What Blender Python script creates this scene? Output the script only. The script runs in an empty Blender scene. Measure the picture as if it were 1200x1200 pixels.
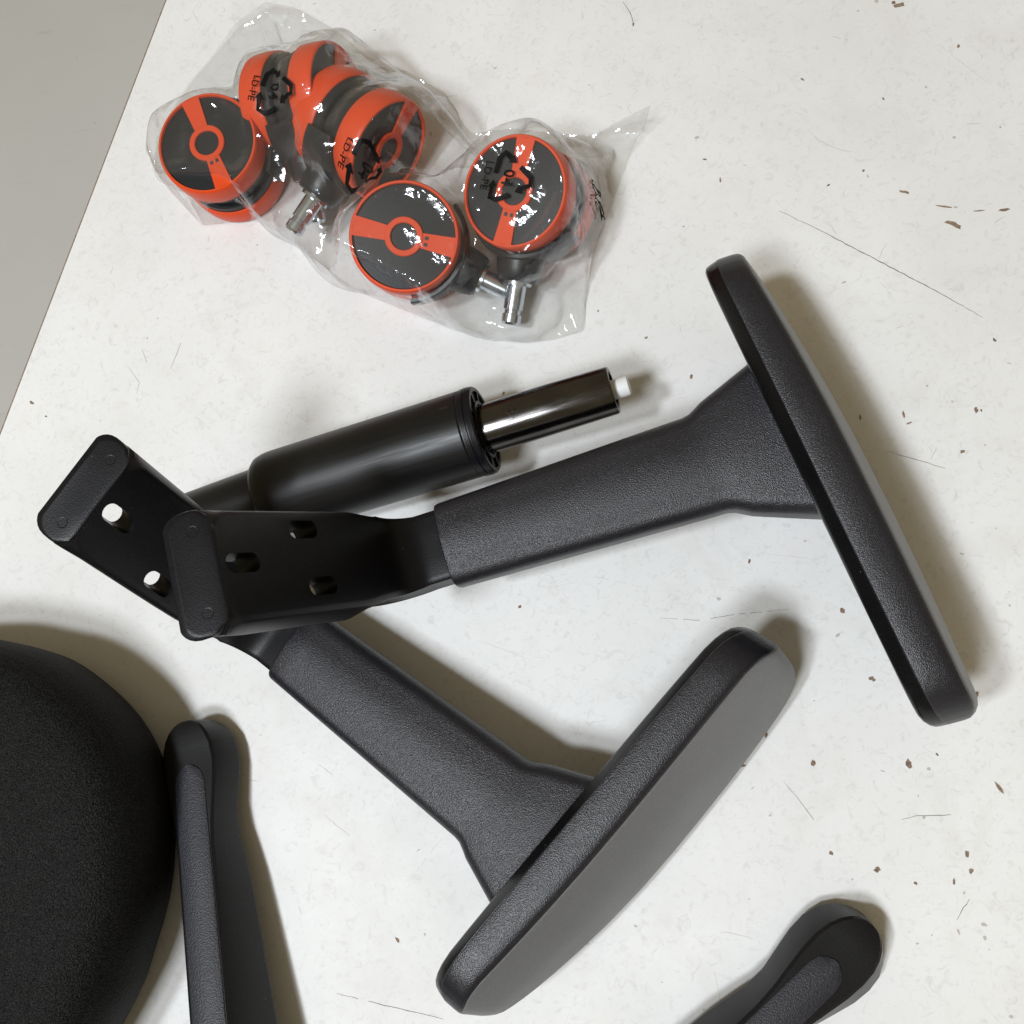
import bpy, bmesh, math, random
import numpy as np
from mathutils import Vector, Matrix
from mathutils.bvhtree import BVHTree

random.seed(7)
rng = np.random.default_rng(11)
scene = bpy.context.scene
COL = scene.collection
MM = 0.001

# ------------------------------------------------------------------ camera (all lengths in mm)
FPX = 1200.0                     # focal length in photo pixels (photo is 1200 wide)
NADIR = (818.0, 835.0)           # where straight-down falls in the picture
DIST = 601.0                     # camera to table along the optical axis
_d = Vector((NADIR[0] - 600, -(NADIR[1] - 600), -FPX)).normalized()
_up = -_d
_ex = (Vector((1, 0, 0)) - _up * _up.x).normalized()
_ey = _up.cross(_ex)
CR = Matrix((_ex, _ey, _up))     # camera axes -> world
CP = -(CR @ Vector((0, 0, -1))) * DIST


def at(px, py, z):
    """table-space point (mm) at height z seen at that place of the photograph"""
    v = CR @ Vector(((px - 600) / FPX, -(py - 600) / FPX, -1))
    return CP + v * ((z - CP.z) / v.z)


cam = bpy.data.cameras.new('camera')
cam.sensor_fit = 'HORIZONTAL'
cam.sensor_width = 36.0
cam.lens = 36.0 * FPX / 1200.0
cam.clip_start = 0.01
cam.clip_end = 50
camo = bpy.data.objects.new('camera', cam)
COL.objects.link(camo)
camo.matrix_world = Matrix.Translation(CP * MM) @ CR.to_4x4()
scene.camera = camo

# ------------------------------------------------------------------ light
w = bpy.data.worlds.new('World')
scene.world = w
w.use_nodes = True
bg = w.node_tree.nodes['Background']
bg.inputs[0].default_value = (1.0, 0.83, 0.53, 1)
bg.inputs[1].default_value = 0.28


def area(name, pos, sx, sy, power, col, rz=0.0):
    l = bpy.data.lights.new(name, 'AREA')
    l.shape = 'RECTANGLE'
    l.size = sx
    l.size_y = sy
    l.energy = power
    l.color = col
    o = bpy.data.objects.new(name, l)
    COL.objects.link(o)
    o.location = pos
    d = (Vector((0, 0, 0)) - Vector(pos)).normalized()
    q = d.to_track_quat('-Z', 'Y')
    o.rotation_euler = (q.to_matrix().to_4x4() @ Matrix.Rotation(rz, 4, 'Z')).to_euler()
    return o


area('ceiling_lamp', (-0.62, -1.14, 2.50), 0.50, 0.42, 41, (0.90, 0.95, 1.0))
area('ceiling_lamp', (-0.90, -0.56, 2.50), 0.24, 0.24, 34, (0.90, 0.95, 1.0))

vs = scene.view_settings
vs.view_transform = 'Standard'
vs.look = 'None'
vs.exposure = 0.0
vs.gamma = 1.0
scene.render.engine = 'CYCLES'
scene.cycles.transparent_max_bounces = 24
scene.cycles.max_bounces = 10


# ------------------------------------------------------------------ materials
def nmat(name):
    m = bpy.data.materials.new(name)
    m.use_nodes = True
    nt = m.node_tree
    return m, nt, nt.nodes['Principled BSDF']


def node(nt, t, **kw):
    n = nt.nodes.new(t)
    for k, v in kw.items():
        if k.startswith('i_'):
            n.inputs[k[2:].replace('_', ' ')].default_value = v
        else:
            setattr(n, k, v)
    return n


def ramp(nt, src, stops):
    r = nt.nodes.new('ShaderNodeValToRGB')
    e = r.color_ramp.elements
    while len(e) < len(stops):
        e.new(0.5)
    for k, (p, c) in enumerate(stops):
        e[k].position = p
        e[k].color = c if len(c) == 4 else (*c, 1)
    nt.links.new(src, r.inputs[0])
    return r.outputs[0]


def mixc(nt, fac, a, b, mode='MIX'):
    m = nt.nodes.new('ShaderNodeMix')
    m.data_type = 'RGBA'
    m.blend_type = mode
    for s, v in ((0, fac), (6, a), (7, b)):
        if hasattr(v, 'links'):
            nt.links.new(v, m.inputs[s])
        else:
            m.inputs[s].default_value = v
    return m.outputs[2]


def g(v):
    return (v, v, v, 1)


def coords(nt, scale=(1, 1, 1), world=False):
    if world:
        tc = nt.nodes.new('ShaderNodeNewGeometry').outputs['Position']
    else:
        tc = nt.nodes.new('ShaderNodeTexCoord').outputs['Object']
    mp = nt.nodes.new('ShaderNodeMapping')
    mp.inputs['Scale'].default_value = scale
    nt.links.new(tc, mp.inputs[0])
    return mp.outputs[0]


def noise(nt, co, scale, detail=3, rough=.5, dist=0.0):
    n = nt.nodes.new('ShaderNodeTexNoise')
    n.inputs['Scale'].default_value = scale
    n.inputs['Detail'].default_value = detail
    n.inputs['Roughness'].default_value = rough
    n.inputs['Distortion'].default_value = dist
    nt.links.new(co, n.inputs['Vector'])
    return n.outputs['Fac']


def voro(nt, co, scale, feature='F1'):
    n = nt.nodes.new('ShaderNodeTexVoronoi')
    n.feature = feature
    n.inputs['Scale'].default_value = scale
    nt.links.new(co, n.inputs['Vector'])
    return n.outputs['Distance']


def bump(nt, h, strength, dist, prev=None):
    b = nt.nodes.new('ShaderNodeBump')
    b.inputs['Strength'].default_value = strength
    b.inputs['Distance'].default_value = dist
    nt.links.new(h, b.inputs['Height'])
    if prev:
        nt.links.new(prev, b.inputs['Normal'])
    return b.outputs[0]


def plastic(name, col, rough, grain_scale, grain_str, spec=.5, rvar=.08, dust=True, fleck=1.9):
    m, nt, p = nmat(name)
    co = coords(nt)
    n1 = noise(nt, co, grain_scale, 2, .6)
    v1 = voro(nt, co, grain_scale * .8)
    ad = nt.nodes.new('ShaderNodeMath')
    ad.operation = 'ADD'
    nt.links.new(n1, ad.inputs[0])
    nt.links.new(v1, ad.inputs[1])
    nt.links.new(bump(nt, ad.outputs[0], grain_str, 0.00025), p.inputs['Normal'])
    big = noise(nt, co, 28, 4, .6)
    rr = nt.nodes.new('ShaderNodeMapRange')
    rr.inputs['To Min'].default_value = rough - rvar
    rr.inputs['To Max'].default_value = rough + rvar
    nt.links.new(big, rr.inputs[0])
    nt.links.new(rr.outputs[0], p.inputs['Roughness'])
    base = (*col, 1)
    lighter = tuple(min(1, c * fleck) for c in col) + (1,)
    c = mixc(nt, ramp(nt, n1, [(.42, g(0)), (.68, g(1))]), base, lighter)
    if dust:
        d1 = noise(nt, co, 520, 1, .5)
        c = mixc(nt, ramp(nt, d1, [(.80, g(0)), (.83, g(.5))]), c, (.22, .21, .19, 1))
    nt.links.new(c, p.inputs['Base Color'])
    p.inputs['Specular IOR Level'].default_value = spec
    return m


M = {}
M['plastic'] = plastic('grained_black_plastic', (.0042, .0042, .0068), .35, 2200, .60, spec=.62, fleck=4.5)
M['smooth'] = plastic('smooth_black_plastic', (.0038, .0038, .0052), .36, 1900, .16, spec=.24, fleck=2.6)
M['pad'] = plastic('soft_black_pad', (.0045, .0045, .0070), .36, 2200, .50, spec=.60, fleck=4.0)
M['padtop_sheen'] = plastic('pad_skin_painted_sheen', (.140, .142, .150), .46, 1900, .14, spec=.7, fleck=1.5)  # silvery sheen of the pad top painted in as a lighter grey
M['base'] = plastic('sleek_black_plastic', (.0035, .0035, .004), .25, 1700, .06, spec=.25)
M['leg'] = plastic('matt_black_nylon', (.0055, .0055, .006), .38, 1900, .16, spec=.26, fleck=2.4)
M['grip'] = plastic('rough_black_grip', (.014, .014, .019), .48, 1500, .6, fleck=2.4)
M['caster_black'] = plastic('charcoal_caster_plastic', (.008, .009, .011), .36, 1400, .10, spec=.35)
M['orange'] = plastic('orange_tread_rubber', (.68, .062, .008), .42, 900, .03, spec=.3, rvar=.08, dust=False, fleck=1.05)

m, nt, p = nmat('black_painted_steel')
co = coords(nt)
p.inputs['Base Color'].default_value = (.005, .005, .0055, 1)
p.inputs['Specular IOR Level'].default_value = .36
st = coords(nt, (1, 18, 18))
rr = ramp(nt, noise(nt, st, 30, 4), [(.3, g(.34)), (.7, g(.46))])
nt.links.new(rr, p.inputs['Roughness'])
nt.links.new(bump(nt, noise(nt, co, 700, 2), .06, .0003), p.inputs['Normal'])
M['paint'] = m

m, nt, p = nmat('black_chromed_steel')
co = coords(nt)
p.inputs['Metallic'].default_value = 1.0
nt.links.new(ramp(nt, noise(nt, co, 60, 4), [(.3, (.075, .071, .069)), (.7, (.115, .110, .107))]), p.inputs['Base Color'])
nt.links.new(ramp(nt, noise(nt, coords(nt, (1, 9, 9)), 90, 4), [(.3, g(.14)), (.75, g(.24))]), p.inputs['Roughness'])
M['chrome'] = m

m, nt, p = nmat('zinc_plated_steel')
p.inputs['Metallic'].default_value = 1.0
p.inputs['Base Color'].default_value = (.58, .64, .70, 1)
p.inputs['Roughness'].default_value = .22
M['zinc'] = m

m, nt, p = nmat('white_nylon')
p.inputs['Base Color'].default_value = (.80, .81, .82, 1)
p.inputs['Roughness'].default_value = .35
p.inputs['Subsurface Weight'].default_value = .2
p.inputs['Subsurface Radius'].default_value = (.002, .002, .002)
M['nylon'] = m

m, nt, p = nmat('black_printing_ink')
p.inputs['Base Color'].default_value = (.006, .006, .006, 1)
p.inputs['Roughness'].default_value = .5
p.inputs['Specular IOR Level'].default_value = .1
M['ink'] = m

m, nt, p = nmat('black_woven_fabric')
co = coords(nt)
v = voro(nt, coords(nt, (1, .8, .8)), 1000)
n2 = noise(nt, co, 1900, 2)
wv = nt.nodes.new('ShaderNodeMath'); wv.operation = 'ADD'
nt.links.new(v, wv.inputs[0]); nt.links.new(n2, wv.inputs[1])
nt.links.new(bump(nt, wv.outputs[0], .9, .0004), p.inputs['Normal'])
nt.links.new(mixc(nt, ramp(nt, n2, [(.44, g(0)), (.62, g(1))]), (.0008, .0008, .001, 1), (.026, .0265, .026, 1)), p.inputs['Base Color'])
p.inputs['Roughness'].default_value = .62
p.inputs['Specular IOR Level'].default_value = .1
M['fabric'] = m

# white worn tabletop
m, nt, p = nmat('worn_white_paint')
co = coords(nt, world=True)
c = mixc(nt, ramp(nt, noise(nt, co, 5.5, 5, .6), [(.35, g(0)), (.66, g(1))]), (.735, .733, .725, 1), (.815, .815, .815, 1))
c = mixc(nt, ramp(nt, noise(nt, co, 24, 6, .7, .6), [(.52, g(0)), (.76, g(.6))]), c, (.69, .675, .65, 1))
c = mixc(nt, ramp(nt, noise(nt, co, 150, 6, .75, 1.5), [(.53, g(0)), (.72, g(.8))]), c, (.60, .59, .58, 1))
c = mixc(nt, ramp(nt, noise(nt, co, 15, 4, .65, 1.2), [(.60, g(0)), (.80, g(.5))]), c, (.76, .70, .665, 1))
for sc, rot, thr, a, dk in (((22, 700, 1), .5, .735, .40, .42), ((26, 640, 1), -.9, .745, .38, .40), ((700, 30, 1), .25, .745, .35, .45),
                    ((40, 900, 1), 1.9, .74, .4, .38)):
    mp = nt.nodes.new('ShaderNodeMapping')
    mp.inputs['Rotation'].default_value = (0, 0, rot)
    nt.links.new(co, mp.inputs[0])
    mp2 = nt.nodes.new('ShaderNodeMapping')
    mp2.inputs['Scale'].default_value = sc
    nt.links.new(mp.outputs[0], mp2.inputs[0])
    nn = noise(nt, mp2.outputs[0], 1.0, 3, .55, .35)
    c = mixc(nt, ramp(nt, nn, [(thr, g(0)), (thr + .05, g(a))]), c, (dk, dk * .95, dk * .88, 1))
sp = noise(nt, co, 330, 2, .5)
c = mixc(nt, ramp(nt, sp, [(.775, g(0)), (.80, g(.7))]), c, (.30, .26, .21, 1))
nt.links.new(c, p.inputs['Base Color'])
nt.links.new(ramp(nt, noise(nt, co, 40, 5, .7), [(.3, g(.48)), (.7, g(.64))]), p.inputs['Roughness'])
b1 = bump(nt, noise(nt, co, 260, 4, .6), .05, .0006)
nt.links.new(bump(nt, noise(nt, co, 9, 2), .05, .01, b1), p.inputs['Normal'])
p.inputs['Specular IOR Level'].default_value = .38
M['table'] = m

m, nt, p = nmat('grey_floor_paint')
co = coords(nt, world=True)
c = mixc(nt, noise(nt, co, 3, 5, .6), (.57, .57, .56, 1), (.66, .66, .65, 1))
mp = coords(nt, (5, 60, 1), world=True)
c = mixc(nt, ramp(nt, noise(nt, mp, 1.4, 5, .7, .4), [(.62, g(0)), (.75, g(.5))]), c, (.40, .39, .38, 1))
c = mixc(nt, ramp(nt, noise(nt, co, 110, 2, .5), [(.76, g(0)), (.79, g(.6))]), c, (.16, .15, .14, 1))
nt.links.new(c, p.inputs['Base Color'])
p.inputs['Roughness'].default_value = .5
M['floor'] = m

m, nt, p = nmat('bare_brown_board')
co = coords(nt, world=True)
nt.links.new(ramp(nt, noise(nt, co, 420, 4, .7), [(.3, (.12, .08, .055)), (.7, (.36, .26, .18))]), p.inputs['Base Color'])
nt.links.new(bump(nt, noise(nt, co, 900, 3), .6, .0006), p.inputs['Normal'])
p.inputs['Roughness'].default_value = .85
M['board'] = m
m, nt, p = nmat('dark_scuff')
p.inputs['Base Color'].default_value = (.17, .145, .12, 1)
p.inputs['Roughness'].default_value = .7
M['scuff'] = m
m, nt, p = nmat('faint_scuff')
p.inputs['Base Color'].default_value = (.50, .47, .43, 1)
p.inputs['Roughness'].default_value = .6
M['faint'] = m
m, nt, p = nmat('near_black_marks')  # near-black for the slot marks and the stamped emblem
p.inputs['Base Color'].default_value = (.012, .011, .011, 1)
M['hole'] = m

# thin clear polythene: glossy film that lets light through
m = bpy.data.materials.new('clear_polythene')
m.use_nodes = True
nt = m.node_tree
nt.nodes.clear()
out = nt.nodes.new('ShaderNodeOutputMaterial')
tr = nt.nodes.new('ShaderNodeBsdfTransparent')
tr.inputs[0].default_value = (.965, .965, .96, 1)
gl = nt.nodes.new('ShaderNodeBsdfAnisotropic')
gl.inputs['Roughness'].default_value = .09
gl.inputs['Color'].default_value = (.95, .97, 1, 1)
df = nt.nodes.new('ShaderNodeBsdfTranslucent')
df.inputs[0].default_value = (.85, .85, .84, 1)
df2 = nt.nodes.new('ShaderNodeBsdfDiffuse')
df2.inputs[0].default_value = (.85, .85, .84, 1)
hz = nt.nodes.new('ShaderNodeMixShader')
hz.inputs[0].default_value = .6
lw = nt.nodes.new('ShaderNodeLayerWeight')
lw.inputs['Blend'].default_value = .5
co = coords(nt, world=True)


def ridged(scale, dist):
    n_ = noise(nt, co, scale, 2, .45, dist)
    sb_ = nt.nodes.new('ShaderNodeMath'); sb_.operation = 'SUBTRACT'; sb_.inputs[1].default_value = .5
    ab_ = nt.nodes.new('ShaderNodeMath'); ab_.operation = 'ABSOLUTE'
    nt.links.new(n_, sb_.inputs[0]); nt.links.new(sb_.outputs[0], ab_.inputs[0])
    return ab_.outputs[0]


bn = bump(nt, ridged(13, .5), .50, .022)
bn = bump(nt, ridged(31, .4), .48, .010, bn)
bn = bump(nt, ridged(75, .3), .30, .004, bn)
bn = bump(nt, ridged(150, .3), .16, .002, bn)
nt.links.new(bn, gl.inputs['Normal'])
nt.links.new(bn, lw.inputs['Normal'])
pw = nt.nodes.new('ShaderNodeMath'); pw.operation = 'POWER'
pw.inputs[1].default_value = 3.2
nt.links.new(lw.outputs['Facing'], pw.inputs[0])
mr = nt.nodes.new('ShaderNodeMapRange')
mr.inputs['To Min'].default_value = .05
mr.inputs['To Max'].default_value = .85
nt.links.new(pw.outputs[0], mr.inputs[0])
mr2 = nt.nodes.new('ShaderNodeMapRange')
mr2.inputs['To Min'].default_value = .034
mr2.inputs['To Max'].default_value = .30
nt.links.new(pw.outputs[0], mr2.inputs[0])
m1 = nt.nodes.new('ShaderNodeMixShader')
m2 = nt.nodes.new('ShaderNodeMixShader')
nt.links.new(df.outputs[0], hz.inputs[1]); nt.links.new(df2.outputs[0], hz.inputs[2])
nt.links.new(mr2.outputs[0], m1.inputs[0])
nt.links.new(tr.outputs[0], m1.inputs[1]); nt.links.new(hz.outputs[0], m1.inputs[2])
nt.links.new(mr.outputs[0], m2.inputs[0])
nt.links.new(m1.outputs[0], m2.inputs[1]); nt.links.new(gl.outputs[0], m2.inputs[2])
nt.links.new(m2.outputs[0], out.inputs['Surface'])
M['film'] = m


# ------------------------------------------------------------------ mesh helpers (mm in, metres out)
def link(o, parent=None):
    COL.objects.link(o)
    if parent:
        o.parent = parent
    return o


def mesh_obj(name, bm, mat, parent=None, sharp=35, fix=True):
    if fix:
        bmesh.ops.recalc_face_normals(bm, faces=bm.faces[:])
    for v in bm.verts:
        v.co *= MM
    me = bpy.data.meshes.new(name)
    bm.to_mesh(me)
    bm.free()
    for p_ in me.polygons:
        p_.use_smooth = True
    me.set_sharp_from_angle(angle=math.radians(sharp))
    me.materials.append(mat)
    return link(bpy.data.objects.new(name, me), parent)


def thing(name, label, cat, mat4=None, group=None):
    o = bpy.data.objects.new(name, None)
    o.empty_display_size = .01
    COL.objects.link(o)
    if mat4 is not None:
        o.matrix_world = mat4
    tag(o, label, cat, group)
    return o


def tag(o, label, cat, group=None):
    o['label'] = label
    o['category'] = cat
    if group:
        o['group'] = group


def loft(bm, rings, cap=True, closed=True):
    vr = [[bm.verts.new(p_) for p_ in r] for r in rings]
    n = len(vr[0])
    for a, b in zip(vr[:-1], vr[1:]):
        for i in range(n if closed else n - 1):
            j = (i + 1) % n
            bm.faces.new((a[i], a[j], b[j], b[i]))
    if cap:
        bm.faces.new(vr[0][::-1])
        bm.faces.new(vr[-1])
    return vr


def lathe(bm, prof, n=48, axis='X', cap=True):
    """prof: list of (along, radius)"""
    rings = []
    for a, r in prof:
        ring = []
        for k in range(n):
            t = 2 * math.pi * k / n
            c, s = r * math.cos(t), r * math.sin(t)
            ring.append({'X': (a, c, s), 'Z': (c, s, a)}[axis])
        rings.append(ring)
    return loft(bm, rings, cap)


def rrect(hy0, hy1, z0, z1, r, n=5, crown=0.0):
    """rounded rectangle in (y,z), ccw"""
    pts = []
    for cx, cz, a0 in ((hy1 - r, z1 - r, 0), (hy0 + r, z1 - r, 90), (hy0 + r, z0 + r, 180), (hy1 - r, z0 + r, 270)):
        for k in range(n + 1):
            a = math.radians(a0 + 90 * k / n)
            pts.append((cx + r * math.cos(a), cz + r * math.sin(a)))
    top = []
    for y, z in pts[n:n + 2]:
        pass
    # crown the long top and bottom faces
    yc, hw = (hy0 + hy1) / 2, (hy1 - hy0) / 2
    res = []
    for k, (y, z) in enumerate(pts):
        res.append((y, z))
        if k == n:       # along the top
            for f_ in (.6, .2, -.2, -.6):
                y2 = yc + (hw - r) * f_ / 1.0
                res.append((y2, z1 + crown * (1 - f_ * f_)))
        if k == 3 * n + 2:
            for f_ in (-.6, -.2, .2, .6):
                res.append((yc + (hw - r) * f_, z0 - crown * (1 - f_ * f_)))
    return res


def smooth01(t):
    t = max(0, min(1, t))
    return t * t * (3 - 2 * t)


# ------------------------------------------------------------------ setting: floor and tabletop
bm = bmesh.new()
bmesh.ops.create_grid(bm, x_segments=2, y_segments=2, size=3500)
for v in bm.verts:
    v.co.z = -720
o = mesh_obj('floor', bm, M['floor'])
o['kind'] = 'structure'

E0, E1 = at(195, 0, 0), at(0, 510, 0)
EU = (E1 - E0).normalized()
EN = Vector((-EU.y, EU.x, 0))            # points over the table


def edge_pt(y):
    return E0 + EU * ((y - E0.y) / EU.y)


bm = bmesh.new()
a, b = edge_pt(900), edge_pt(-900)
poly = [(a.x, 900), (b.x, -900), (900, -900), (900, 900)]
top = [bm.verts.new((x, y, 0)) for x, y in poly]
bot = [bm.verts.new((x, y, -26)) for x, y in poly]
bm.faces.new(top)
bm.faces.new(bot[::-1])
for i in range(4):
    j = (i + 1) % 4
    bm.faces.new((top[i], bot[i], bot[j], top[j]))
table = mesh_obj('tabletop', bm, M['table'], sharp=20)
table['kind'] = 'structure'
# worn brown edge of the board
bm = bmesh.new()
for (o0, o1, z0, z1) in ((-.7, .12, -25.5, .12),):
    pr = []
    for q in (a, b):
        pr.append([q + EN * o0 + Vector((0, 0, z0)), q + EN * o1 + Vector((0, 0, z0)), q + EN * o1 + Vector((0, 0, z1)), q + EN * o0 + Vector((0, 0, z1))])
    loft(bm, pr)
mesh_obj('edge_strip', bm, M['board'], table, sharp=20)


# ------------------------------------------------------------------ armrests
TS = 13.0


def armrest_pose(x, y, z, yaw, t, r):
    return (Matrix.Translation(Vector((x, y, z)) * MM) @ Matrix.Rotation(yaw, 4, 'Z') @ Matrix.Rotation(-t, 4, 'Y') @ Matrix.Rotation(r, 4, 'X'))


def stadium(s, y, L, r, n=8):
    pts = []
    for k in range(n + 1):
        a_ = math.radians(-90 + 180 * k / n)
        pts.append((s + L / 2 - r + r * math.cos(a_), y + r * math.sin(a_)))
    for k in range(n + 1):
        a_ = math.radians(90 + 180 * k / n)
        pts.append((s - L / 2 + r + r * math.cos(a_), y + r * math.sin(a_)))
    return pts


def make_armrest(label, pose, sg, AL=1.281, PT=.18, reach=.94, pad_len=(92, -149), skew=-.10):
    CA, SA = math.cos(AL), math.sin(AL)
    root = thing('armrest', label, 'armrest', pose, 'chair armrests')

    def Y(v):
        return sg * v
    # ---- bracket: inner post, bend, slotted plate with sloping flange
    R_ = 15.0
    tl = R_ * math.tan(AL / 2)

    def plate(s, y, h):
        return Vector((-s * CA - h * SA, Y(y), TS + s * SA - h * CA))
    rings = []

    def ring(frame, yc, a_, b_, h0, D):
        e = min(1.6, (D - h0) * .25)
        pf = [(-b_, D), (-b_ + .2, D - e), (-a_ - .75 * e, h0 + .9 * e), (-a_, h0 + .25 * e), (-a_ + 1.5 * e, h0),
              (-.3 * a_, h0), (.3 * a_, h0),
              (a_ - 1.5 * e, h0), (a_, h0 + .25 * e), (a_ + .75 * e, h0 + .9 * e), (b_ - .2, D - e), (b_, D), (.3 * b_, D), (-.3 * b_, D)]
        return [frame(yc + y, h) for y, h in pf]
    for x in (60, 30, tl + 8, tl + 3):
        rings.append(ring(lambda y, h, x=x: Vector((x, Y(y), TS - 3.6 - h)), 0, 18.0, 19.0, 0, 18))
    for k in range(0, 11):
        th = AL * k / 10
        cx, cz = tl, TS + R_
        u = k / 10

        def fr(y, h, th=th, cx=cx, cz=cz):
            rr_ = R_ + h
            return Vector((cx - rr_ * math.sin(th), Y(y), cz - rr_ * math.cos(th) - 3.6 * (1 - th / AL)))
        rings.append(ring(fr, -1.0 * u, 18.0 + 3.0 * u, 19.0 + 3.6 * u, 0, 18 - 2 * u))
    a0, b0 = 23.6, 27.4
    for s in (14, 18, 23, 28, 33, 38, 44, 60, 80, 100, 116, 125, 129, 131.5, 133.5, 135):
        u = smooth01((s - tl) / (40 - tl))
        aa = 21 + (a0 - 21) * u
        bb = 22.6 + (b0 - 22.6) * u
        rcor = 0
        if s > 125:
            rcor = 10 - math.sqrt(max(0, 100 - (s - 125) ** 2))
        rings.append(ring(lambda y, h, s=s: plate(s, y, h), -.115 * s, aa - min(rcor, 6), bb, 0, 16 - 3.5 * smooth01((s - 20) / 60) - 4.0 * smooth01((s - 112) / 23)))
    for s, h0 in ((135.7, .4), (136.2, 1.2), (137.2, 3.2), (138.4, 5.8), (139.9, 9.0), (141.0, 11.4), (141.9, 13.2), (142.6, 14.6), (143.1, 15.5), (143.4, 16.0)):
        wd_ = 27.2 - (7.6 - math.sqrt(max(0, 7.6 ** 2 - max(0, h0 - 8.6) ** 2)))
        aa = min(wd_ - 1.2, 18.4 + 5.0 * min(1, h0 / 4.0))
        rings.append(ring(lambda y, h, s=s: plate(s, y, h), -.115 * s, max(aa, wd_ - 5.5 + min(4.3, h0)), wd_, h0, max(8.5, h0 + 3.2)))
    bm = bmesh.new()
    loft(bm, rings)
    br = mesh_obj('bracket', bm, M['smooth'], None, 50)
    cuts = []
    bmc = bmesh.new()
    for s, y in ((121, -13.0), (75.9, 6.6), (69.7, -20.4)):
        pts = [(a_, b_ - .115 * (a_ - s)) for a_, b_ in stadium(s, y, 21, 4.4)]
        loft(bmc, [[plate(a_, b_, h) for a_, b_ in pts] for h in (-6, 30)])
    ct = mesh_obj('cutter', bmc, M['smooth'], None, 30)
    md = br.modifiers.new('slots', 'BOOLEAN')
    md.operation = 'DIFFERENCE'
    md.solver = 'EXACT'
    md.object = ct
    bpy.context.view_layer.update()
    dg = bpy.context.evaluated_depsgraph_get()
    me = bpy.data.meshes.new_from_object(br.evaluated_get(dg))
    br.modifiers.clear()
    br.data = me
    me.set_sharp_from_angle(angle=math.radians(38))
    bpy.data.objects.remove(ct)
    br.parent = root
    for s, y in ((139.1, 1.6), (139.1, -33.4)):
        bm = bmesh.new()
        nrm = Vector((0.75, 0, 0.66))
        lathe(bm, [(-2, 2.7), (-.1, 2.7), (.1, 2.45), (.0, 2.0), (-.15, .3)], 20, 'Z')
        o = mesh_obj('screw_head', bm, M['smooth'], root, 25)
        # flange slopes back from the plate
        fl = (plate(139.9, 0, 9.2) - plate(137.9, 0, 4.8)).normalized()
        yy = Vector((0, 1, 0))
        nn = yy.cross(fl) if yy.cross(fl).z > 0 else fl.cross(yy)
        mt = Matrix((fl, nn.cross(fl), nn)).transposed()
        o.matrix_basis = Matrix.Translation(plate(s, y, 7.35) * MM) @ mt.to_4x4()
    # ---- sleeve flaring out to the pad
    xs, xe = 23.0, 218.0
    rings = []
    X = [xs - .01, xs + .6, xs + 2] + list(np.linspace(xs + 12, 150, 10)) + list(np.linspace(154, xe, 18))
    for x in X:
        u = (x - xs) / (160 - xs)
        wF = wB = 23.0 + 3.6 * min(1, u)
        f1 = max(0, (x - 160) / 42.0)
        f2 = max(0, (x - 166) / 38.0)
        f1 = f1 * smooth01(f1 * 3.2)
        f2 = f2 * smooth01(f2 * 2.6)
        wF += 16.5 * f1
        wB += 14.0 * f2
        tz = 13.4 + 1.6 * smooth01((x - 165) / 45)
        ins = {0: 1.2, 1: .35}.get(X.index(x), 0)
        pts = rrect(-wB + ins, wF - ins, -tz + 1.5 + ins, tz - 1.5 - ins, 8.5, 6, 2.2)
        rings.append([Vector((x, Y(y), z)) for y, z in pts])
    bm = bmesh.new()
    loft(bm, rings)
    mesh_obj('sleeve', bm, M['plastic'], root, 40)
    # ---- pad
    yF, yB = pad_len
    cy, hl = (yF + yB) / 2, (yF - yB) / 2
    XP = 200.5 + 37 * PT       # the pad leans (PT) a little towards the seat side
    rings, rings2, rings3 = [], [], []
    V = [-1, -.996, -.985, -.965, -.94, -.905, -.86, -.8, -.7, -.55, -.4, -.2, 0, .2, .4, .55, .7, .8, .86, .905, .94, .965, .985, .996, 1]
    for v in V:
        av = abs(v)
        e = hl * (1 - av)
        tz = 1.0 if e > 26 else math.sqrt(max(0, 1 - ((26 - e) / 26) ** 2)) * .72 + .28
        tx = 1.0 if e > 9 else math.sqrt(max(0, 1 - ((9 - e) / 9) ** 2)) * .55 + .45
        tp = 27.0 - (6.5 if v > 0 else 2.0) * av ** 2
        crest = 2.2 * (1 - av ** 2.0) + .8
        W = (41.0 - 3.0 * av ** 3) * tz
        WL = reach * W * (1 - (.62 * v ** 2 if v > 0 else .26 * av ** 3))      # outer edge of the pad is bowed
        low = [(0.0, .74), (.8, .80), (1.8, .83), (7.6, .962), (8.4, .962)]
        half = [(7.8, .90), (7.9, .975), (8.4, .992), (9.6, 1.0), (tp * .60, .999), (tp * .80, .996), (tp * .91, .982), (tp * .97, .958), (tp * .99, .92), (tp * .98, .6)]
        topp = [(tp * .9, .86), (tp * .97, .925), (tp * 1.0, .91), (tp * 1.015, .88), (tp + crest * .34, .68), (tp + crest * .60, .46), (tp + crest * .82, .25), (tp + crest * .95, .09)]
        xm = tp * .45
        y = cy + v * hl
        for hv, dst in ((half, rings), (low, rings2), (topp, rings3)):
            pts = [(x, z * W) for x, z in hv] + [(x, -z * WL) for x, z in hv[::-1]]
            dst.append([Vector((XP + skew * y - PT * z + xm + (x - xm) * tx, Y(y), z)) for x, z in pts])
    bm = bmesh.new()
    loft(bm, rings)
    mesh_obj('pad', bm, M['pad'], root, 32)
    bm = bmesh.new()
    loft(bm, rings2)
    mesh_obj('pad_base', bm, M['base'], root, 32)
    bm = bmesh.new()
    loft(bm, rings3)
    mesh_obj('pad_top', bm, M['padtop_sheen'], root, 50)  # top face of the pad, its grey sheen put into the colour
    return root


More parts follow.
